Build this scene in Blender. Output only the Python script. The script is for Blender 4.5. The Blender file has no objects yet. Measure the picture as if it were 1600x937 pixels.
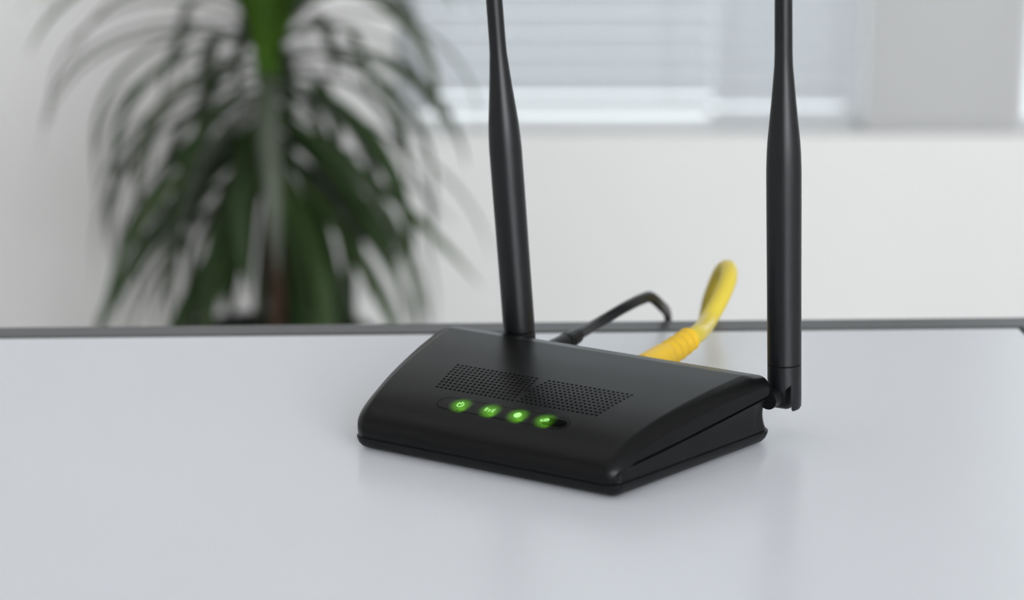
import bpy, bmesh, math, random
import numpy as np
from mathutils import Vector, Matrix

random.seed(7)
SC = bpy.context.scene
COL = SC.collection
R = math.radians

# ------------------------------------------------------------------ camera
TZ = 0.74                                   # height of the table top
cam_d = bpy.data.cameras.new('camera')
cam = bpy.data.objects.new('camera', cam_d)
COL.objects.link(cam)
cam.location = (0, 0, TZ + 0.2678)
cam.rotation_euler = (R(90 - 14.5), 0, 0)
cam_d.sensor_fit = 'HORIZONTAL'
cam_d.sensor_width = 36.0
cam_d.lens = 3400.0 * 36.0 / 1600.0
cam_d.clip_start = 0.02
cam_d.dof.use_dof = True
cam_d.dof.focus_distance = 0.855
cam_d.dof.aperture_fstop = 6.6
SC.camera = cam

# ------------------------------------------------------------------ world, lights, exposure
world = bpy.data.worlds.new('overcast_sky')
SC.world = world
world.use_nodes = True
bg = world.node_tree.nodes['Background']
bg.inputs[0].default_value = (0.95, 0.975, 1.0, 1)
bg.inputs[1].default_value = 1.65

def area_light(name, loc, target, sx, sy, power, color):
    d = bpy.data.lights.new(name, 'AREA')
    d.shape = 'RECTANGLE'; d.size = sx; d.size_y = sy
    d.energy = power; d.color = color
    o = bpy.data.objects.new(name, d)
    COL.objects.link(o)
    o.location = loc
    o.rotation_euler = (Vector(target) - Vector(loc)).to_track_quat('-Z', 'Y').to_euler()
    return o
# the room's flat ceiling light, and the daylight of the window behind the camera
area_light('ceiling_panel_light', (-0.55, 1.15, 2.56), (-0.55, 1.15, 0), 1.5, 1.5, 4.5, (1.0, 0.985, 0.96))
area_light('window_daylight', (1.3, -2.35, 1.4), (0.9, 2.8, 0.8), 2.2, 1.3, 115, (0.925, 0.955, 1.0))

SC.view_settings.view_transform = 'Standard'
SC.view_settings.look = 'None'
SC.view_settings.gamma = 1.0
SC.view_settings.use_curve_mapping = False
SC.view_settings.exposure = 0.0
SC.cycles.use_denoising = True

# ------------------------------------------------------------------ helpers
def mat(name, color, rough=0.5, spec=0.5, metal=0.0, noise=0.0, nscale=40.0, bump=0.0, bscale=300.0,
        emit=None, estr=0.0, sheen=0.0, rough_var=0.0):
    m = bpy.data.materials.new(name); m.use_nodes = True
    nt = m.node_tree; b = nt.nodes['Principled BSDF']
    b.inputs['Base Color'].default_value = (*color, 1)
    b.inputs['Roughness'].default_value = rough
    b.inputs['Specular IOR Level'].default_value = spec
    b.inputs['Metallic'].default_value = metal
    tc = nt.nodes.new('ShaderNodeTexCoord')
    if noise > 0:
        n = nt.nodes.new('ShaderNodeTexNoise'); n.inputs['Scale'].default_value = nscale
        n.inputs['Detail'].default_value = 4
        r = nt.nodes.new('ShaderNodeValToRGB')
        r.color_ramp.elements[0].position = 0.3; r.color_ramp.elements[1].position = 0.7
        r.color_ramp.elements[0].color = (*[max(0, c * (1 - noise)) for c in color], 1)
        r.color_ramp.elements[1].color = (*[min(1, c * (1 + noise)) for c in color], 1)
        nt.links.new(tc.outputs['Object'], n.inputs['Vector'])
        nt.links.new(n.outputs['Fac'], r.inputs['Fac'])
        nt.links.new(r.outputs['Color'], b.inputs['Base Color'])
    if bump > 0:
        n2 = nt.nodes.new('ShaderNodeTexNoise'); n2.inputs['Scale'].default_value = bscale
        n2.inputs['Detail'].default_value = 3
        bp = nt.nodes.new('ShaderNodeBump'); bp.inputs['Strength'].default_value = bump
        bp.inputs['Distance'].default_value = 0.0005
        nt.links.new(tc.outputs['Object'], n2.inputs['Vector'])
        nt.links.new(n2.outputs['Fac'], bp.inputs['Height'])
        nt.links.new(bp.outputs['Normal'], b.inputs['Normal'])
    if emit:
        b.inputs['Emission Color'].default_value = (*emit, 1)
        b.inputs['Emission Strength'].default_value = estr
    return m

def mesh_obj(name, verts, faces, m=None, parent=None, smooth=None, mats=None, fmat=None):
    me = bpy.data.meshes.new(name)
    me.from_pydata([tuple(map(float, v)) for v in verts], [], faces)
    if mats:
        for mm in mats: me.materials.append(mm)
        if fmat is not None: me.polygons.foreach_set('material_index', fmat)
    elif m: me.materials.append(m)
    bm = bmesh.new(); bm.from_mesh(me)
    bmesh.ops.recalc_face_normals(bm, faces=bm.faces)
    bm.to_mesh(me); bm.free()
    if smooth is not None:
        me.polygons.foreach_set('use_smooth', [True] * len(me.polygons))
        if smooth < 179: me.set_sharp_from_angle(angle=R(smooth))
    me.update()
    o = bpy.data.objects.new(name, me)
    COL.objects.link(o)
    if parent: o.parent = parent
    return o

def empty(name, loc=(0, 0, 0), rz=0.0, parent=None):
    o = bpy.data.objects.new(name, None); COL.objects.link(o)
    o.location = loc; o.rotation_euler = (0, 0, rz); o.empty_display_size = 0.05
    if parent: o.parent = parent
    return o

def tag(o, label=None, cat=None, group=None, kind=None):
    if label: o['label'] = label
    if cat: o['category'] = cat
    if group: o['group'] = group
    if kind: o['kind'] = kind
    return o

class MB:
    """collects verts and faces"""
    def __init__(s): s.v = []; s.f = []; s.m = []
    def add(s, verts, faces, mi=0):
        k = len(s.v); s.v += [tuple(p) for p in verts]
        s.f += [tuple(i + k for i in f) for f in faces]; s.m += [mi] * len(faces)
    def rings(s, rings, closed=True, cap0=False, cap1=False, mi=0):
        n = len(rings[0]); k = len(s.v)
        for r in rings: s.v += [tuple(p) for p in r]
        for i in range(len(rings) - 1):
            for j in range(n if closed else n - 1):
                j2 = (j + 1) % n
                s.f.append((k + i * n + j, k + i * n + j2, k + (i + 1) * n + j2, k + (i + 1) * n + j)); s.m.append(mi)
        if cap0: s.f.append(tuple(k + j for j in reversed(range(n)))); s.m.append(mi)
        if cap1: s.f.append(tuple(k + (len(rings) - 1) * n + j for j in range(n))); s.m.append(mi)
    def box(s, x0, x1, y0, y1, z0, z1, bev=0.0, mi=0):
        if bev <= 0:
            s.add([(x0,y0,z0),(x1,y0,z0),(x1,y1,z0),(x0,y1,z0),(x0,y0,z1),(x1,y0,z1),(x1,y1,z1),(x0,y1,z1)],
                  [(0,3,2,1),(4,5,6,7),(0,1,5,4),(1,2,6,5),(2,3,7,6),(3,0,4,7)], mi)
        else:
            b = bev
            def ring(i, z): return [(x0+i,y0+b,z),(x0+b,y0+i,z),(x1-b,y0+i,z),(x1-i,y0+b,z),(x1-i,y1-b,z),(x1-b,y1-i,z),(x0+b,y1-i,z),(x0+i,y1-b,z)]
            s.rings([[(x0+b,y0+b,z0),(x0+b,y0+b,z0),(x1-b,y0+b,z0),(x1-b,y0+b,z0),(x1-b,y1-b,z0),(x1-b,y1-b,z0),(x0+b,y1-b,z0),(x0+b,y1-b,z0)],
                     ring(0, z0+b), ring(0, z1-b),
                     [(x0+b,y0+b,z1),(x0+b,y0+b,z1),(x1-b,y0+b,z1),(x1-b,y0+b,z1),(x1-b,y1-b,z1),(x1-b,y1-b,z1),(x0+b,y1-b,z1),(x0+b,y1-b,z1)]], cap0=True, cap1=True, mi=mi)
    def obj(s, name, m=None, parent=None, smooth=None, mats=None):
        return mesh_obj(name, s.v, s.f, m, parent, smooth, mats, s.m if mats else None)

def frame_axes(d):
    d = Vector(d).normalized()
    up = Vector((0, 0, 1)) if abs(d.z) < 0.95 else Vector((1, 0, 0))
    a = d.cross(up).normalized(); b = a.cross(d).normalized()
    return d, a, b

def lathe_rings(base, axis, prof, n=32):
    """prof: (distance along the axis, radius)"""
    d, a, b = frame_axes(axis); base = Vector(base)
    return [[base + d * t + (a * math.cos(2*math.pi*j/n) + b * math.sin(2*math.pi*j/n)) * r for j in range(n)] for t, r in prof]

def smooth_path(pts, n=14):
    K = np.array(pts, float); K = np.vstack([2*K[0]-K[1], K, 2*K[-1]-K[-2]]); out = []
    for i in range(1, len(K) - 2):
        p0, p1, p2, p3 = K[i-1:i+3]
        t0 = 0; t1 = np.linalg.norm(p1-p0)**.5; t2 = t1 + np.linalg.norm(p2-p1)**.5; t3 = t2 + np.linalg.norm(p3-p2)**.5
        for t in np.linspace(t1, t2, n, endpoint=False):
            A1 = (t1-t)/(t1-t0)*p0 + (t-t0)/(t1-t0)*p1
            A2 = (t2-t)/(t2-t1)*p1 + (t-t1)/(t2-t1)*p2
            A3 = (t3-t)/(t3-t2)*p2 + (t-t2)/(t3-t2)*p3
            B1 = (t2-t)/(t2-t0)*A1 + (t-t0)/(t2-t0)*A2
            B2 = (t3-t)/(t3-t1)*A2 + (t-t1)/(t3-t1)*A3
            out.append((t2-t)/(t2-t1)*B1 + (t-t1)/(t2-t1)*B2)
    out.append(K[-2])
    return np.array(out)

def tube_rings(path, rad, n=16, section=None):
    """parallel-transport sweep; section: list of (a, b) offsets in units of rad"""
    P = [Vector(p) for p in path]
    T = [(P[min(i+1, len(P)-1)] - P[max(i-1, 0)]).normalized() for i in range(len(P))]
    d, a, b = frame_axes(T[0]); rings = []
    if section is None: section = [(math.cos(2*math.pi*j/n), math.sin(2*math.pi*j/n)) for j in range(n)]
    for i in range(len(P)):
        a = (a - T[i] * a.dot(T[i])).normalized(); b = T[i].cross(a)
        r = rad[i] if hasattr(rad, '__len__') else rad
        rings.append([P[i] + (a * sa + b * sb) * r for sa, sb in section])
    return rings

# ------------------------------------------------------------------ materials
M = {}
M['wall'] = mat('wall_paint', (0.86, 0.855, 0.84), 0.75, 0.2, noise=0.012, nscale=3, bump=0.05, bscale=120)
M['ceiling'] = mat('ceiling_paint', (0.80, 0.80, 0.80), 0.85, 0.1, noise=0.01, nscale=3)
M['floor'] = mat('floor_laminate', (0.40, 0.38, 0.36), 0.45, 0.4, noise=0.10, nscale=6)
M['table'] = mat('white_table_laminate', (0.640, 0.652, 0.682), 0.28, 0.42, noise=0.008, nscale=8)
M['rim'] = mat('grey_table_edging', (0.060, 0.061, 0.063), 0.42, 0.5, noise=0.05, nscale=60)
M['steel'] = mat('painted_leg_steel', (0.12, 0.12, 0.125), 0.4, 0.5, noise=0.03, nscale=40)
M['shell'] = mat('black_router_plastic', (0.0042, 0.0042, 0.0044), 0.30, 0.14, bump=0.035, bscale=2600, noise=0.05, nscale=30)
M['side'] = mat('black_side_plastic', (0.0038, 0.0040, 0.0046), 0.40, 0.20, bump=0.05, bscale=1800, noise=0.05, nscale=60)
M['hole'] = mat('black_hole_plastic', (0.002, 0.002, 0.002), 0.7, 0.15, noise=0.05, nscale=60)
M['gloss'] = mat('gloss_black_plastic', (0.0008, 0.0008, 0.0008), 0.6, 0.02, noise=0.05, nscale=60)
M['antenna'] = mat('antenna_rubber', (0.0040, 0.0044, 0.0054), 0.36, 0.34, bump=0.06, bscale=1500, noise=0.06, nscale=80)
M['led'] = mat('led_green_icon', (0.004, 0.008, 0.004), 0.6, 0.05, noise=0.02, emit=(0.58, 1.0, 0.42), estr=0.95)
M['cord'] = mat('black_cord_rubber', (0.004, 0.0045, 0.005), 0.24, 0.16, noise=0.05, nscale=100)
M['yellow'] = mat('yellow_cable_jacket', (0.64, 0.50, 0.05), 0.34, 0.4, noise=0.04, nscale=60)
M['boot'] = mat('yellow_cable_boot', (0.80, 0.50, 0.02), 0.42, 0.4, noise=0.03, nscale=60)
M['frame'] = mat('white_window_frame', (0.80, 0.80, 0.80), 0.4, 0.4, noise=0.01, nscale=20)
M['pot'] = mat('dark_plant_pot', (0.022, 0.022, 0.023), 0.45, 0.4, noise=0.08, nscale=30)
M['soil'] = mat('potting_soil', (0.018, 0.013, 0.009), 0.95, 0.1, noise=0.4, nscale=120, bump=0.6, bscale=160)
M['trunk'] = mat('brown_cane_trunk', (0.13, 0.085, 0.055), 0.8, 0.2, noise=0.3, nscale=60, bump=0.5, bscale=120)

def leaf_mat(name, col, trans):
    m = mat(name, col, 0.42, 0.4, noise=0.35, nscale=9)
    nt = m.node_tree; b = nt.nodes['Principled BSDF']; out = nt.nodes['Material Output']
    t = nt.nodes.new('ShaderNodeBsdfTranslucent'); t.inputs[0].default_value = (*trans, 1)
    mx = nt.nodes.new('ShaderNodeMixShader'); mx.inputs[0].default_value = 0.30
    nt.links.new(b.outputs[0], mx.inputs[1]); nt.links.new(t.outputs[0], mx.inputs[2]); nt.links.new(mx.outputs[0], out.inputs[0])
    return m
M['leaf'] = [leaf_mat('leaf_dark_green', (0.030, 0.058, 0.018), (0.07, 0.16, 0.03)),
             leaf_mat('leaf_mid_green', (0.060, 0.105, 0.035), (0.12, 0.25, 0.05)),
             leaf_mat('leaf_grey_green', (0.13, 0.15, 0.11), (0.20, 0.26, 0.15)),
             leaf_mat('leaf_fresh_green', (0.060, 0.135, 0.012), (0.14, 0.36, 0.02))]

def slat_mat(name, col, trans, fac):
    m = mat(name, col, 0.5, 0.3, noise=0.01, nscale=15)
    nt = m.node_tree; b = nt.nodes['Principled BSDF']; out = nt.nodes['Material Output']
    t = nt.nodes.new('ShaderNodeBsdfTranslucent'); t.inputs[0].default_value = (*trans, 1)
    mx = nt.nodes.new('ShaderNodeMixShader'); mx.inputs[0].default_value = fac
    nt.links.new(b.outputs[0], mx.inputs[1]); nt.links.new(t.outputs[0], mx.inputs[2]); nt.links.new(mx.outputs[0], out.inputs[0])
    return m
M['slat'] = slat_mat('white_blind_slat', (0.80, 0.81, 0.82), (0.80, 0.82, 0.84), 0.50)
M['shade'] = slat_mat('grey_roller_fabric', (0.72, 0.72, 0.72), (0.66, 0.66, 0.66), 0.40)

def glass_mat():
    m = bpy.data.materials.new('window_glass'); m.use_nodes = True
    nt = m.node_tree; out = nt.nodes['Material Output']; nt.nodes.remove(nt.nodes['Principled BSDF'])
    t = nt.nodes.new('ShaderNodeBsdfTransparent'); t.inputs[0].default_value = (0.93, 0.96, 0.96, 1)
    g = nt.nodes.new('ShaderNodeBsdfGlossy'); g.inputs['Roughness'].default_value = 0.02
    fr = nt.nodes.new('ShaderNodeFresnel'); fr.inputs[0].default_value = 1.35
    n = nt.nodes.new('ShaderNodeTexNoise'); n.inputs['Scale'].default_value = 2
    bp = nt.nodes.new('ShaderNodeBump'); bp.inputs['Strength'].default_value = 0.01
    nt.links.new(n.outputs['Fac'], bp.inputs['Height']); nt.links.new(bp.outputs['Normal'], g.inputs['Normal'])
    mx = nt.nodes.new('ShaderNodeMixShader')
    nt.links.new(fr.outputs[0], mx.inputs[0]); nt.links.new(t.outputs[0], mx.inputs[1]); nt.links.new(g.outputs[0], mx.inputs[2])
    nt.links.new(mx.outputs[0], out.inputs[0])
    return m
M['glass'] = glass_mat()

# ------------------------------------------------------------------ room
RX0, RX1, RY0, RY1, RZ = -2.3, 2.5, -2.5, 2.8, 2.6
TH = 0.14
def shell_box(name, *b, m='wall'):
    mb = MB(); mb.box(*b); o = mb.obj(name, M[m]); o['kind'] = 'structure'; return o
shell_box('floor', RX0-TH, RX1+TH, RY0-TH, RY1+TH, -0.1, 0, m='floor')
shell_box('ceiling', RX0-TH, RX1+TH, RY0-TH, RY1+TH, RZ, RZ+0.1, m='ceiling')
shell_box('wall_left', RX0-TH, RX0, RY0-TH, RY1+TH, 0, RZ)
shell_box('wall_right', RX1, RX1+TH, RY0-TH, RY1+TH, 0, RZ)
shell_box('wall_front', RX0, RX1, RY0-TH, RY0, 0, RZ)
WX0, WX1, WZ0, WZ1 = -0.150, 1.60, 0.506, 2.15          # window opening in the back wall
mb = MB()
mb.box(RX0, WX0, RY1, RY1+TH, 0, RZ); mb.box(WX1, RX1, RY1, RY1+TH, 0, RZ)
mb.box(WX0, WX1, RY1, RY1+TH, 0, WZ0); mb.box(WX0, WX1, RY1, RY1+TH, WZ1, RZ)
o = mb.obj('wall_back', M['wall']); o['kind'] = 'structure'
mb = MB(); mb.box(RX0, RX1, RY1-0.015, RY1, 0, 0.08, 0.003); o = mb.obj('baseboard_back', M['frame']); o['kind'] = 'structure'

win = empty('window_1', ((WX0+WX1)/2, RY1+0.07, WZ0)); win['kind'] = 'structure'
cx, cy = win.location.x, win.location.y
MUL = [0.455, 0.672]
def wpart(name, x0, x1, y0, y1, z0, z1, m, bev=0.004):
    mb = MB(); mb.box(x0-cx, x1-cx, y0-cy, y1-cy, z0-WZ0, z1-WZ0, bev); return mb.obj(name, m, win)
wpart('bottom_rail', WX0, WX1, RY1+0.06, RY1+0.11, WZ0, WZ0+0.007, M['frame'], 0.002)
wpart('top_rail', WX0, WX1, RY1+0.06, RY1+0.11, WZ1-0.05, WZ1, M['frame'])
wpart('side_rail', WX0, WX0+0.03, RY1+0.06, RY1+0.11, WZ0, WZ1, M['frame'])
wpart('side_rail', WX1-0.05, WX1, RY1+0.06, RY1+0.11, WZ0, WZ1, M['frame'])
for x in MUL: wpart('mullion', x-0.010, x+0.010, RY1+0.06, RY1+0.11, WZ0, WZ1, M['frame'])
xs = [WX0+0.03] + MUL + [WX1-0.05]
for i in range(3):
    wpart('pane', xs[i]+0.008, xs[i+1]-0.008, RY1+0.083, RY1+0.087, WZ0+0.01, WZ1-0.05, M['glass'], 0)

def venetian(name, x0, x1, zb, tilt, label, y=RY1+0.028):
    root = empty(name, ((x0+x1)/2, y, zb)); tag(root, label, 'blind', 'venetian blinds in the window')
    hw = (x1-x0)/2; pitch = 0.0265; n = int((WZ1-0.05-zb)/pitch)
    prof = []
    for j in range(7):
        q = -0.0155 + 0.031*j/6; prof.append((q, 0.0022*(1-(q/0.0155)**2)))
    c, s = math.cos(R(tilt)), math.sin(R(tilt))
    sec = [(q*c - h*s, q*s + h*c) for q, h in prof] + [(q*c-(h-0.0007)*s, q*s+(h-0.0007)*c) for q, h in reversed(prof)]
    m0 = MB(); m0.rings([[(-hw, a, b) for a, b in sec], [(hw, a, b) for a, b in sec]], cap0=True, cap1=True)
    first = m0.obj('slat', M['slat'], root, 40); first.location = (0, 0, pitch)
    for k in range(2, n):
        o = first.copy(); COL.objects.link(o); o.parent = root; o.location = (0, 0, pitch*k)
    mb = MB(); mb.box(-hw, hw, -0.012, 0.012, -0.008, 0.006, 0.002); mb.obj('bottom_rail', M['slat'], root)
    mb = MB(); mb.box(-hw, hw, -0.018, 0.018, pitch*n, WZ1-zb, 0.002); mb.obj('head_rail', M['slat'], root)
    for sx in (-1, 1):
        mb = MB(); mb.rings(lathe_rings((sx*hw*0.72, -0.015, 0), (0,0,1), [(0,0.0008),(pitch*n,0.0008)], 6)); mb.obj('lift_cord', M['slat'], root)
    return root
venetian('venetian_blind', WX0+0.006, 0.2615, 0.542, 43, 'white slatted blind above the bright sill gap, between the antennas')
venetian('venetian_blind', 0.2625, 0.453, 0.528, 48, 'narrow pale slatted blind behind the upright antenna')
root = empty('roller_shade', (0.563, RY1+0.022, WZ0)); tag(root, 'plain pale grey roller shade at the right end of the blinds', 'shade')
mb = MB(); mb.box(-0.103, 0.103, -0.0015, 0.0015, 0.012, WZ1-WZ0-0.03); mb.obj('shade_fabric', M['shade'], root)
mb = MB(); mb.box(-0.103, 0.103, -0.005, 0.005, 0.002, 0.014, 0.002); mb.obj('hem_bar', M['shade'], root)
mb = MB(); mb.rings(lathe_rings((-0.105, 0, WZ1-WZ0-0.022), (1,0,0), [(0,0.02),(0.21,0.02)], 20), cap0=True, cap1=True); mb.obj('roller_tube', M['frame'], root, 40)

# ------------------------------------------------------------------ table
TB = empty('desk_table', (-0.42, 0.62, 0)); tag(TB, 'white topped table with dark grey edging under the router', 'table')
def tl(x, y): return (x + 0.42, y - 0.62)
# inner corners of the white panel (world): the back edge runs slightly askew to the camera
ang = math.atan2(0.983-0.965, 0.237+0.236)
ex = Vector((math.cos(ang), math.sin(ang))); ey = Vector((-ex.y, ex.x))
BR = Vector((0.2375, 0.983))
LW, LD, RIM = 1.35, 0.78, 0.0175
def tpt(a, b, z):      # a to the left of the right edge, b towards the viewer from the back edge
    p = BR - ex*a - ey*b; q = tl(p.x, p.y); return (q[0], q[1], z)
def tslab(a0, a1, b0, b1, z0, z1, bev=0.0008):
    def ring(i, z): return [tpt(a0+i, b0+i, z), tpt(a1-i, b0+i, z), tpt(a1-i, b1-i, z), tpt(a0+i, b1-i, z)]
    mb = MB(); mb.rings([ring(bev, z0), ring(0, z0+bev), ring(0, z1-bev), ring(bev, z1)], cap0=True, cap1=True); return mb
G = 0.0012
tslab(0, LW, 0, LD, TZ-0.022, TZ).obj('tabletop', M['table'], TB, 30)
tslab(-RIM, LW+RIM, -RIM, -G, TZ-0.034, TZ+0.0006).obj('edging', M['rim'], TB, 30)
tslab(-RIM, LW+RIM, LD+G, LD+RIM, TZ-0.034, TZ+0.0006).obj('edging', M['rim'], TB, 30)
tslab(-RIM, -G, -G, LD+G, TZ-0.034, TZ+0.0006).obj('edging', M['rim'], TB, 30)
tslab(LW+G, LW+RIM, -G, LD+G, TZ-0.034, TZ+0.0006).obj('edging', M['rim'], TB, 30)
tslab(-0.004, LW+0.004, -0.004, LD+0.004, TZ-0.034, TZ-0.0225).obj('underframe', M['rim'], TB, 30)
for a in (0.03, LW-0.07):
    for b in (0.03, LD-0.07): tslab(a, a+0.04, b, b+0.04, 0, TZ-0.034).obj('leg', M['steel'], TB, 30)

# ------------------------------------------------------------------ router
W, WF, D = 0.156, 0.1164, 0.0936
RO = empty('wifi_router', (-0.01127, 0.77505, TZ), R(-31.4))
tag(RO, 'black wedge-shaped wireless router with two antennas and four green lights', 'router')
KP = np.array([(-1.4,5.8),(-2.1,8.6),(-1.3,11.6),(2.2,15.2),(9.8,18.8),(29,23.3),(60,26.9),(80,28.0),(93.6,28.4)])/1000
PC = smooth_path(KP, 60)
AL = np.concatenate([[0], np.cumsum(np.linalg.norm(np.diff(PC, axis=0), axis=1))])
ATOT = AL[-1]
def prof(a):
    v = np.interp(a, AL, PC[:,0]); z = np.interp(a, AL, PC[:,1]); e = 0.0006
    dv = np.interp(a+e, AL, PC[:,0]) - np.interp(a-e, AL, PC[:,0]); dz = np.interp(a+e, AL, PC[:,1]) - np.interp(a-e, AL, PC[:,1])
    l = math.hypot(dv, dz); return v, z, -dz/l, dv/l           # point and outward normal (v, z)
def hw0(v): return WF/2 + (W-WF)/2 * v/D
RB, RF, VMIN = 0.0075, 0.005, -0.0021
def hw(v):
    w = hw0(v)
    if v > D-RB: q = min(1, (v-(D-RB))/RB); w -= RB*(1-math.sqrt(max(0, 1-q*q)))
    if v < VMIN+RF: q = min(1, (VMIN+RF-v)/RF); w -= RF*(1-math.sqrt(max(0, 1-q*q)))*0.22
    return w
def drop(u, v):
    cs = 0.0045 + 0.0040*min(1, max(0, v/D)); cb = 0.0110
    es = 1 - min(1, max(0, hw0(v)-abs(u))/cs); eb = 1 - min(1, max(0, D-v)/cb)
    e = math.hypot(es, eb)
    if e <= 1e-6: return 0
    wsd = es*es/(e*e)
    e = min(e, 1.15)
    side = (0.0028+0.0014*min(1, max(0, v)/0.018))*(0.55*e + 0.45*e**2.4); back = 0.0025*e + 0.0010*max(0, (e-0.88)/0.12)**2
    return side*wsd + back*(1-wsd)
A0, A1 = 0.0329, 0.0563          # vent field along the profile
UG = 0.0364; SLP = (0.0405-0.0364)/(A1-A0)
def ug(a): return UG + SLP*(a-A0)
def surf(u, a, off=0.0):
    v, z, nv, nz = prof(a); return (u, v+nv*off, z+nz*off)
SG = 0.55
sv = sorted(set([round(x, 5) for x in list(np.linspace(0, SG, 20)) + list(np.linspace(SG, 0.86, 8)) + list(np.linspace(0.86, 1.0, 18))]))
sv = [-x for x in reversed(sv[1:])] + sv
av = sorted(set([round(x, 6) for x in list(np.linspace(0, 0.020, 26)) + list(np.linspace(0.020, A0, 10)) + list(np.linspace(A0, A1, 16)) + list(np.linspace(A1, ATOT-0.012, 14)) + list(np.linspace(ATOT-0.012, ATOT, 16))]))
def shell_pt(s, a):
    v, z, nv, nz = prof(a); g = min(ug(a), hw(v)*0.9); h_ = hw(v)
    u = math.copysign(abs(s)/SG*g if abs(s) <= SG else g + (abs(s)-SG)/(1-SG)*(h_-g), s)
    d = drop(u, v)
    return (u, v-nv*d, z-nz*d), (nv, nz)
mb = MB(); grid = []
for a in av: grid.append([shell_pt(s, a)[0] for s in sv])
ns = len(sv)
mb.v = [p for row in grid for p in row]
for i in range(len(av)-1):
    for j in range(ns-1):
        am, sm = (av[i]+av[i+1])/2, (sv[j]+sv[j+1])/2
        if A0 < am < A1 and abs(sm) < SG: continue
        mb.f.append((i*ns+j, i*ns+j+1, (i+1)*ns+j+1, (i+1)*ns+j)); mb.m.append(0)
# skirt round the two sides and the back, then a lip turned inwards
def zseam(v): return 0.0118 + 0.0090*(max(v, 0)/D)**1.2
def thick(a):
    x = a/ATOT; return 0.0024 + 0.0022*math.sin(math.pi*min(1, x*1.05))
loopL = [(i, 0) for i in range(len(av))]; loopB = [(len(av)-1, j) for j in range(1, ns-1)]; loopR = [(i, ns-1) for i in reversed(range(len(av)))]
loop = loopL + loopB + loopR
r0, r1, r2, r3 = [], [], [], []
for i, j in loop:
    p = grid[i][j]; v, z, nv, nz = prof(av[i])
    t = thick(av[i]) if (j == 0 or j == ns-1) else 0.0030
    q = (p[0], p[1]-nv*t, p[2]-nz*t)
    if j == 0 or j == ns-1:
        k = min(1, max(0, (v-0.002)/0.010))*(1 if nz > 0.2 else 0); k = k*k*(3-2*k)
        q = (q[0], q[1]*(1-k)+p[1]*k, q[2]*(1-k)+min(zseam(v), p[2]-0.0008)*k)
    sx = -1 if j == 0 else (1 if j == ns-1 else 0)
    inw = (-sx*0.0030, -0.0025 if i == len(av)-1 else 0)
    r0.append(p); r1.append(q); r2.append((q[0]+inw[0], q[1]+inw[1], q[2]+0.0002))
mb.rings([r0, r1, r2], closed=False)
fr = [grid[0][j] for j in range(ns)]
mb.rings([fr, [(p[0]*0.985, p[1]+0.003, p[2]+0.0001) for p in fr]], closed=False)
top = mb.obj('top_shell', M['shell'], RO, 32)
bm = bmesh.new(); bm.from_mesh(top.data); bmesh.ops.remove_doubles(bm, verts=bm.verts, dist=1e-6); bmesh.ops.recalc_face_normals(bm, faces=bm.faces)
bm.to_mesh(top.data); bm.free(); top.data.set_sharp_from_angle(angle=R(32))

# vent: rows of round holes, the columns of each half follow its flared side
mb = MB(); NR, NC = 10, 18; rh = 0.00070
for side in (-1, 1):
    for r in range(NR):
        a0 = A0 + (A1-A0)*r/NR; a1 = A0 + (A1-A0)*(r+1)/NR; ac = (a0+a1)/2
        c0 = 0
        while c0 > -4 and UG*(c0-0.85)/NC + SLP*(ac-A0) > 0: c0 -= 1
        if r == NR-1: c0 += 1
        for c in range(c0, NC):
            def P(cu, a, off=0.0): return surf(side*max(0, UG*cu/NC + SLP*(a-A0)), a, off)
            o8 = [P(c, a0), P(c+.5, a0), P(c+1, a0), P(c+1, ac), P(c+1, a1), P(c+.5, a1), P(c, a1), P(c, ac)]
            uc = UG*(c+.5)/NC + SLP*(ac-A0); an = [R(225+45*k) for k in range(8)]
            h8 = [surf(side*(uc + rh*math.cos(t)), ac + rh*1.02*math.sin(t)) for t in an]
            d8 = [surf(side*(uc + rh*0.95*math.cos(t)), ac + rh*0.95*math.sin(t), -0.0012) for t in an]
            mb.rings([o8, h8]); mb.rings([h8, d8], mi=1); mb.add(d8, [tuple(range(8))], 1)
        e0 = max(0, UG*c0/NC + SLP*(a0-A0)); e1 = max(0, UG*c0/NC + SLP*(a1-A0))
        if e1 > 1e-6: mb.add([surf(-side*1e-6, a0), surf(side*(e0+1e-7), a0), surf(side*e1, a1), surf(-side*1e-6, a1)], [(0,1,2,3)])
g = mb.obj('vent_grille', None, RO, 30, mats=[M['shell'], M['hole']]); g['label'] = 'field of small round vent holes'

# light strip: flush stadium plate inside a fine groove, dark window at its right end
def stadium(uc, ac, hl, r, off, n=10):
    pts = []
    for k in range(n+1): t = -math.pi/2 + math.pi*k/n; pts.append(surf(uc+hl-r + r*math.cos(t), ac + r*math.sin(t), off))
    m_ = 12
    for k in range(1, m_): pts.append(surf(uc+hl-r - 2*(hl-r)*k/m_, ac + r, off))
    for k in range(n+1): t = math.pi/2 + math.pi*k/n; pts.append(surf(uc-hl+r + r*math.cos(t), ac + r*math.sin(t), off))
    for k in range(1, m_): pts.append(surf(uc-hl+r + 2*(hl-r)*k/m_, ac - r, off))
    return pts
AS = 0.0241
def plate(uc, ac, hl, r, off, m, name, parent, bev=0.0001):
    ring0 = stadium(uc, ac, hl, r, -0.0003); ring1 = stadium(uc, ac, hl, r, off-bev); ring2 = stadium(uc, ac, hl-bev, r-bev, off)
    mid = stadium(uc, ac, hl-r*0.6, r*0.4, off); mid2 = stadium(uc, ac, hl-r+1e-5, 1e-5, off)
    mb = MB(); mb.rings([ring0, ring1, ring2, mid, mid2]); return mb.obj(name, m, parent, 35)
groove = plate(0.0004, AS, 0.0292, 0.0043, 0.00006, M['hole'], 'strip_groove', RO, 0.00002)
strip = plate(0.0004, AS, 0.0286, 0.0037, 0.00014, M['shell'], 'light_strip', RO)
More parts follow.
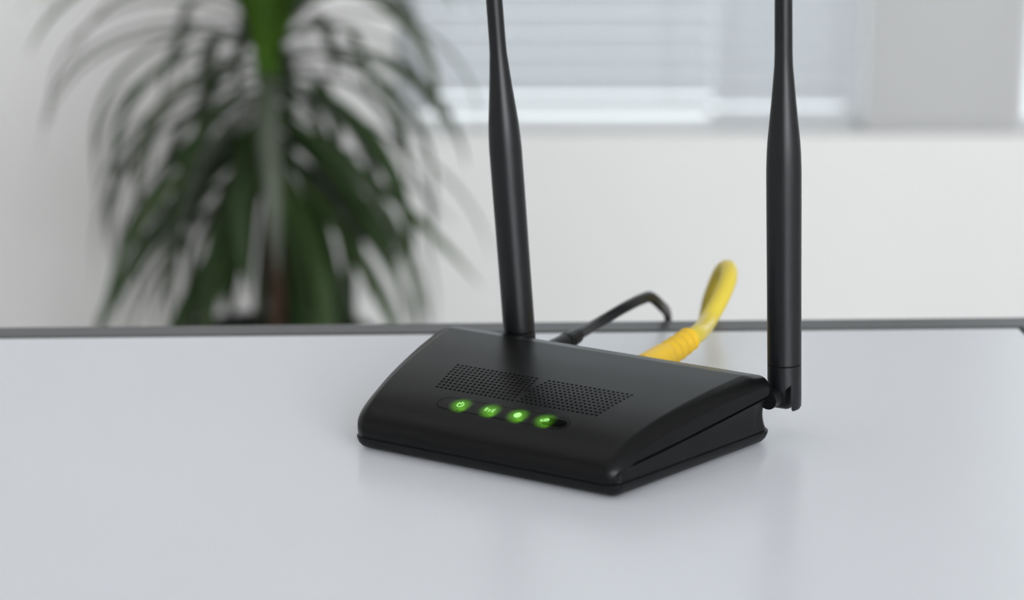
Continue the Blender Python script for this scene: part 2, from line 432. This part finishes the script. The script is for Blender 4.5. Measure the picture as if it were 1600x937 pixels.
plate(0.0233, AS-0.0003, 0.0052, 0.0026, 0.00022, M['gloss'], 'sensor_window', strip, 0.00003)

def icon(uc, strokes, rad=0.00015):
    """strokes: polylines in mm around the icon's centre"""
    mb = MB()
    for st in strokes:
        path = [surf(uc + x/1000, AS + y/1000, 0.00030) for x, y in st]
        mb.rings(tube_rings(path, rad, 6), cap0=True, cap1=True)
    return mb.obj('light_icon', M['led'], strip, 60)
def arc(cx_, cy_, rx, ry, t0, t1, n=14): return [(cx_+rx*math.cos(R(t0+(t1-t0)*k/n)), cy_+ry*math.sin(R(t0+(t1-t0)*k/n))) for k in range(n+1)]
LED_U = [-0.0185, -0.0053, 0.0071, 0.0190]
i1 = icon(LED_U[0], [arc(0,0,1.25,1.5,125,415), [(0,0.2),(0,1.9)]]); i1['label'] = 'lit green power symbol'
i2 = icon(LED_U[1], [arc(-0.5,0,0.8,1.3,130,230,6), arc(-1.0,0,1.0,1.7,130,230,6), arc(0.5,0,0.8,1.3,-50,50,6), arc(1.0,0,1.0,1.7,-50,50,6), arc(0,0,0.22,0.3,0,350,6), [(0,-0.3),(0,-1.3)]], 0.00011); i2['label'] = 'lit green wireless symbol'
i3 = icon(LED_U[2], [arc(0,0,1.4,1.5,0,360,18), arc(0,0,0.6,1.5,0,360,14), [(-1.4,0),(1.4,0)], [(0,-1.5),(0,1.5)], arc(0,2.2,1.5,1.5,225,315,6), arc(0,-2.2,1.5,1.5,45,135,6)], 0.00013); i3['label'] = 'lit green globe symbol'
i4 = icon(LED_U[3], [[(-1.5,-0.9),(0.3,-0.9),(0.3,0.3),(-0.6,0.3),(-1.0,-0.2),(-1.5,-0.2),(-1.5,-0.9)], [(0.3,-0.4),(1.4,-0.4),(1.4,1.1),(0.1,1.1),(0.1,0.3)], [(0.5,1.1),(0.9,0.4),(1.4,0.4)]], 0.00013); i4['label'] = 'lit green network symbol'
for k, u in enumerate(LED_U):        # added unseen spot above each symbol casts its green halo on the plastic
    d = bpy.data.lights.new('led_halo_spot', 'SPOT'); d.energy = 0.125; d.color = (0.28, 1.0, 0.02); d.shadow_soft_size = 0.0002
    d.spot_size = R(78); d.spot_blend = 1.0
    o = bpy.data.objects.new('led_halo_spot', d); COL.objects.link(o); o.parent = RO; o.location = surf(u, AS+0.0002, 0.0070)
    q = prof(AS); o.rotation_euler = Vector((0, -q[2], -q[3])).to_track_quat('-Z', 'Y').to_euler()

# lower tray, side walls
def outline(ins, vf=-0.0012, vb=D+0.0006, rf=0.005, rb=0.0075, nq=8, nside=40, wadd=0.0):
    """rounded trapezoid, counter-clockwise from the front left"""
    v0, v1 = vf+ins, vb-ins; rf = max(0.0008, rf-ins*0.7); rb = max(0.0008, rb-ins*0.7)
    def w(v): return hw0(v)+wadd-ins
    pts = []
    def corner(cu, cv, r, t0, t1):
        for k in range(nq+1): t = R(t0+(t1-t0)*k/nq); pts.append((cu+r*math.cos(t), cv+r*math.sin(t)))
    def side(p, q, n):
        for k in range(1, n): pts.append((p[0]+(q[0]-p[0])*k/n, p[1]+(q[1]-p[1])*k/n))
    corner(-(w(v0+rf)-rf), v0+rf, rf, 180, 270)
    side(pts[-1], (w(v0+rf)-rf, v0), 12)
    corner(w(v0+rf)-rf, v0+rf, rf, 270, 360)
    side(pts[-1], (w(v1-rb), v1-rb), nside)
    corner(w(v1-rb)-rb, v1-rb, rb, 0, 90)
    side(pts[-1], (-(w(v1-rb)-rb), v1), 12)
    corner(-(w(v1-rb)-rb), v1-rb, rb, 90, 180)
    side(pts[-1], (-w(v0+rf), v0+rf), nside)
    return pts
def R3(pts, z): return [(p[0], p[1], z) for p in pts]
mb = MB()
mb.rings([R3(outline(0.0055), 0.0003), R3(outline(0.0034), 0.0005), R3(outline(0.0018), 0.0013), R3(outline(0.0007), 0.0026), R3(outline(0.0001), 0.0042), R3(outline(0), 0.0051), R3(outline(0.0004), 0.0055), R3(outline(0.0045), 0.0056)], cap0=True, cap1=True)
tray = mb.obj('bottom_tray', M['side'], RO, 40)
for sx in (-1, 1):
    for v in (0.012, D-0.012):
        mb = MB(); mb.rings(lathe_rings((sx*(hw0(v)-0.012), v, 0), (0,0,1), [(0,0.004),(0.0008,0.0045)], 16), cap0=True, cap1=True); mb.obj('rubber_foot', M['cord'], tray, 40)

def ztop_at(v):
    k = np.searchsorted(PC[150:,0], v); return PC[min(len(PC)-1, 150+k), 1]
NS_ = 150
oc = outline(0.0015, vf=0.0010, rf=0.004, rb=0.006, nside=NS_)
rib = []
for k, (u, v) in enumerate(oc):
    du = 0
    if 0.006 < v < D-0.010 and abs(u) > hw0(v)-0.006: du = -0.00022 if (k % 3) == 0 else 0.00010
    rib.append((u + math.copysign(du, u), v))
lev = []
for t, inset, dz in [(x, 0, 0) for x in np.linspace(0, 1, 8)] + [(1, 0.0028, 0), (1, 0.0028, 0.0026)]:
    ring = []
    for (u, v) in rib:
        zt = zseam(v) - 0.0018 - 0.002*max(0, 1-v/0.008)
        zb = 0.0054
        bow = 0.0016*(1-(2*t-1)**2)*min(1, max(0, v)/D)
        fade = min(1, max(0, v-0.001)/0.004)
        un = u - math.copysign(bow + inset*fade, u); vn = v - (inset if v > D-0.004 else 0)
        ring.append((un, vn, zb + (max(zt, zb+0.001)-zb)*t + dz*fade))
    lev.append(ring)
mb = MB(); mb.rings(lev, cap1=True); mb.obj('side_wall', M['side'], RO, 50)['label'] = 'finely ribbed recessed side wall'

# antennas
AR, AT = 0.0067, 0.0034
def antenna(u, v, z, axis):
    ax = Vector(axis).normalized(); hinge = Vector((u, v, z))
    pr = [(0.0124, AR-0.0003), (0.0126, AR), (0.0135, AR), (0.040, AR), (0.075, AR+0.0001), (0.090, AR+0.0001), (0.096, AR-0.0001), (0.101, AR-0.0004), (0.108, AR-0.0011), (0.116, AR-0.0019), (0.124, AR-0.0026), (0.130, AT+0.0002), (0.135, AT+0.00005), (0.150, AT), (0.184, AT-0.0002), (0.187, AT-0.0006), (0.1885, AT-0.0016), (0.189, 0.0004)]
    mb = MB(); mb.rings(lathe_rings(hinge, ax, pr, 40), cap0=True, cap1=True)
    an = mb.obj('antenna', M['antenna'], RO, 40)
    # base collar: full round above, an open arch round the hinge, one prong left on the right
    hx = Vector((1, 0, 0)); hx = (hx - ax*hx.dot(ax)).normalized(); hy = ax.cross(hx)
    cut = 0.0050; low = 0.0064
    mb = MB(); mb.rings(lathe_rings(hinge, ax, [(-low, AR-0.0016), (-low+0.0005, AR-0.0006), (-low+0.0016, AR), (0.0, AR), (0.0112, AR), (0.0121, AR), (0.0123, AR-0.0003)], 48), cap0=True, cap1=True)
    base = mb.obj('antenna_base', M['antenna'], an, 40)
    mb = MB(); c0 = hinge - hx*0.02       # the arch: everything left of the prong and below the hinge's clearance
    sec_ = [(0.0068*math.cos(R(t)), 0.0068*math.sin(R(t))) for t in range(0, 181, 10)] + [(-0.0090, 0.0), (-0.0090, -0.02), (0.0090, -0.02), (0.0090, 0.0)]
    mb.rings([[c0 + hy*p + ax*q for p, q in sec_], [hinge + hx*cut + hy*p + ax*q for p, q in sec_]], cap0=True, cap1=True)
    cutter = mb.obj('cutter', None, an)
    md = base.modifiers.new('arch', 'BOOLEAN'); md.operation = 'DIFFERENCE'; md.solver = 'EXACT'; md.object = cutter
    dg = bpy.context.evaluated_depsgraph_get(); dg.update()
    nm = bpy.data.meshes.new_from_object(base.evaluated_get(dg)); base.modifiers.clear(); base.data = nm
    nm.polygons.foreach_set('use_smooth', [True]*len(nm.polygons)); nm.set_sharp_from_angle(angle=R(35))
    bpy.data.objects.remove(cutter, do_unlink=True)
    mb = MB(); kr = 0.0062
    mb.rings(lathe_rings(hinge - hx*0.0052, hx, [(0, kr-0.0012), (0.0006, kr-0.0003), (0.0016, kr), (0.0068, kr), (0.0078, kr-0.0004), (0.0082, kr-0.0014)], 40), cap0=True, cap1=True)
    mb.obj('hinge_knuckle', M['side'], an, 40)
    mb = MB(); back = D - 0.004
    mb.rings(lathe_rings((u-0.0012, back, z), (0,1,0), [(0,0.0036),(v-back,0.0036)], 24), cap0=True, cap1=True)
    mb.obj('hinge_neck', M['side'], an, 40)
    return an
antenna(0.0766, D+0.0090, 0.0171, (-0.02858, -0.01744, 0.99944))['label'] = 'upright black antenna at the near rear corner'
antenna(-0.0449, D+0.0092, 0.0131, (-0.06289, -0.03839, 0.99728))['label'] = 'leaning black antenna at the far rear'

# ------------------------------------------------------------------ cables
Rm = Matrix.Rotation(R(-31.4), 3, 'Z')
def rw(u, v, z): p = Rm @ Vector((u, v, z)); return Vector((p.x-0.01127, p.y+0.77505, z))      # router-local to table-top world
def lift(pts): return [(p[0], p[1], p[2]+TZ) for p in pts]
# power cord: flat twin lead
pw = empty('power_cord', (rw(-0.034, D, 0.016)[0], rw(-0.034, D, 0.016)[1], TZ)); tag(pw, 'thin black twin power cord looping off the table behind the router', 'power cord')
off = pw.location
def rel(pts, o_): return [(p[0]-o_.x, p[1]-o_.y, p[2]-o_.z) for p in pts]
pl = [rw(-0.0342, D-0.001, 0.0165), rw(-0.0342, D+0.012, 0.0168), rw(-0.0342, D+0.026, 0.0172), rw(-0.0342, D+0.0385, 0.018)]
mb = MB(); mb.rings(tube_rings(rel(lift(pl), off), [0.0040, 0.0040, 0.0038, 0.0030], 20), cap0=True, cap1=True)
for k in range(4):
    q = rw(-0.0342, D+0.028+0.003*k, 0.0172+0.0002*k); q2 = rw(-0.0342, D+0.0292+0.003*k, 0.0173)
    mb.rings(tube_rings(rel(lift([q, q2]), off), 0.0040-0.0003*k, 16), cap0=True, cap1=True)
mb.obj('barrel_plug', M['cord'], pw, 35)
cp = [rw(-0.0342, D+0.036, 0.018), (0.0383,0.930,0.0168), (0.0506,0.950,0.0185), (0.0598,0.968,0.0180), (0.0640,0.977,0.0166), (0.0700,0.991,0.0090), (0.0745,1.0055,0.0000), (0.0750,1.0095,-0.012), (0.075,1.011,-0.06), (0.078,1.02,-0.25), (0.08,1.03,-0.70)]
cpath = smooth_path(rel(lift(cp), off), 12)
sec = []
for cxx in (-1, 1):
    for k in range(9):
        t = R(-112 + 224*k/8) if cxx > 0 else R(68 + 224*k/8)
        sec.append((cxx*0.85 + math.cos(t), math.sin(t)))
mb = MB(); sec = [(-b_, a_) for a_, b_ in sec]
mb = MB(); mb.rings(tube_rings(cpath, 0.00145, section=sec[9:] + sec[:9]), cap0=True, cap1=True); mb.obj('cord', M['cord'], pw, 60)

# yellow network cable
yc = empty('network_cable', (rw(0.0095, D, 0.014)[0], rw(0.0095, D, 0.014)[1], TZ)); tag(yc, 'yellow network cable with ribbed boot plugged in behind the router', 'cable')
off = yc.location
mb = MB(); b0 = [rw(0.0095, D-0.0006, 0.0145), rw(0.0095, D+0.018, 0.0150)]
sq = [(-1,-0.8),(1,-0.8),(1,0.8),(-1,0.8)]
mb.rings(tube_rings(rel(lift(b0), off), 0.0058, section=sq), cap0=True, cap1=True); mb.obj('connector', mat('clear_connector', (0.5,0.48,0.42), 0.2, 0.5, noise=0.03), yc, 30)
mb = MB(); path = []; rad = []
for k in range(97):
    t = k/96; path.append(rw(0.0095+0.0006*t, D+0.016+0.041*t, 0.0152+0.0030*t*t))
    base_r = 0.0048 - 0.0004*max(0, (t-0.45)/0.55)
    rib_ = 0.0010*(0.5+0.5*math.cos((t-0.46)/0.54*4*2*math.pi)) if t > 0.46 else 0.0010
    rad.append(base_r + rib_)
rad[-1] *= 0.85
mb.rings(tube_rings(rel(lift(path), off), rad, 24), cap0=True, cap1=True); mb.obj('boot', M['boot'], yc, 40)['label'] = 'ribbed strain-relief boot'
yp = [path[-8], rw(0.0108, D+0.062, 0.0190), (0.0876,0.938,0.0160), (0.0945,0.950,0.0240), (0.0985,0.961,0.0295), (0.0994,0.972,0.0312), (0.0980,0.984,0.0270), (0.0958,0.996,0.0160), (0.0942,1.006,0.0040), (0.0935,1.012,-0.012), (0.0935,1.014,-0.06), (0.095,1.03,-0.30), (0.10,1.05,-0.70)]
ypath = smooth_path(rel(lift(yp), off), 14)
mb = MB(); mb.rings(tube_rings(ypath, 0.0040, 24), cap0=True, cap1=True); mb.obj('jacket', M['yellow'], yc, 60)

# ------------------------------------------------------------------ potted plant
PX, PY = -0.262, 2.33
PL = empty('potted_dracaena', (PX, PY, 0)); tag(PL, 'green potted plant with long drooping strap leaves by the wall', 'plant')
mb = MB(); mb.rings(lathe_rings((0,0,0), (0,0,1), [(0,0.075),(0.004,0.08),(0.325,0.108),(0.33,0.114),(0.362,0.116),(0.365,0.113),(0.362,0.104),(0.34,0.102)], 40), cap0=True); mb.obj('pot', M['pot'], PL, 40)
mb = MB(); mb.rings(lathe_rings((0,0,0.335), (0,0,1), [(0,0.103),(0.008,0.07),(0.012,0.002)], 32), cap0=True, cap1=True); mb.obj('soil', M['soil'], PL, 60)
tp = smooth_path([(0,0,0.33),(0.004,0,0.45),(-0.002,0.003,0.55),(0.001,0,0.60),(0.0,0,0.665)], 10)
mb = MB(); mb.rings(tube_rings(tp, [0.010 - 0.004*k/len(tp) + (0.0008 if k % 3 == 0 else 0) for k in range(len(tp))], 14), cap0=True, cap1=True); mb.obj('trunk', M['trunk'], PL, 60)

def leaf(z0, az, elev, length, width, sag, m, twist=0.0):
    n = 16; pts = []; p = Vector((0, 0, z0)); e = elev; step = length/n
    dirh = Vector((math.cos(az), math.sin(az), 0))
    for k in range(n+1):
        pts.append(p.copy()); t = k/n
        p = p + (dirh*math.cos(e) + Vector((0,0,1))*math.sin(e))*step
        e = max(R(-88), e - sag*step*(0.6+0.9*t))
        dirh = Matrix.Rotation(twist*step, 3, 'Z') @ dirh
    side = Vector((-math.sin(az), math.cos(az), 0)); mb = MB(); rings = []
    for k in range(n+1):
        t = k/n; w = width*(0.55+0.45*math.sin(math.pi*min(1, t*1.6+0.12)/2) if t < .55 else max(0.03, (1-((t-.55)/.45)**1.7)))
        T = (pts[min(n,k+1)]-pts[max(0,k-1)]).normalized(); N = side.cross(T).normalized()
        if N.dot(Vector((0,0,1))) < 0 and t < .3: N = -N
        N = T.cross(side)*-1
        rings.append([pts[k]-side*w/2 - N*w*0.12, pts[k]+N*w*0.02, pts[k]+side*w/2 - N*w*0.12, pts[k]-N*0.0006])
    mb.rings(rings, cap0=True, cap1=True)
    return mb.obj('leaf', m, PL, 70)
ga = R(137.508); NL = 150
rng = random.Random(11)
for k in range(NL):
    t = k/(NL-1)                                   # 0 lowest, 1 top
    z0 = 0.545 + 0.215*t
    az = k*ga + rng.uniform(-.25, .25)
    if t < 0.5:
        elev = R(-52 + 100*t + rng.uniform(-14, 14)); L = rng.uniform(0.25, 0.36); sag = rng.uniform(1.5, 5.0)
    else:
        elev = R(0 + 150*(t-0.5) + rng.uniform(-12, 12)); L = rng.uniform(0.27, 0.38)*(1.1 - 0.25*t); sag = rng.uniform(5.0, 8.5)
    r = rng.random(); fr_ = abs((math.degrees(az) - 270 + 180) % 360 - 180)
    if (t > .55 and fr_ < 38) or (t < .45 and fr_ < 11): continue
    m = M['leaf'][0] if r < .42 else M['leaf'][1] if r < .74 else M['leaf'][2]
    if t > .92: m = M['leaf'][3]
    if 0.35 < t < 0.70: sag = max(sag, 5.5); L = min(L, 0.31)
    leaf(z0, az, elev, L, rng.uniform(0.016, 0.025), sag, m, rng.uniform(-2.0, 2.0))
for az, el, z0 in ((262, 80, .585), (284, 82, .600), (240, 82, .60), (305, 80, .61), (272, 76, .63), (200, 84, .62), (60, 80, .62), (340, 80, .62), (130, 80, .63), (270, 68, .65), (225, 70, .65), (318, 66, .65)):
    leaf(z0, R(az), R(el), 0.25, 0.023, 1.8, M['leaf'][3])
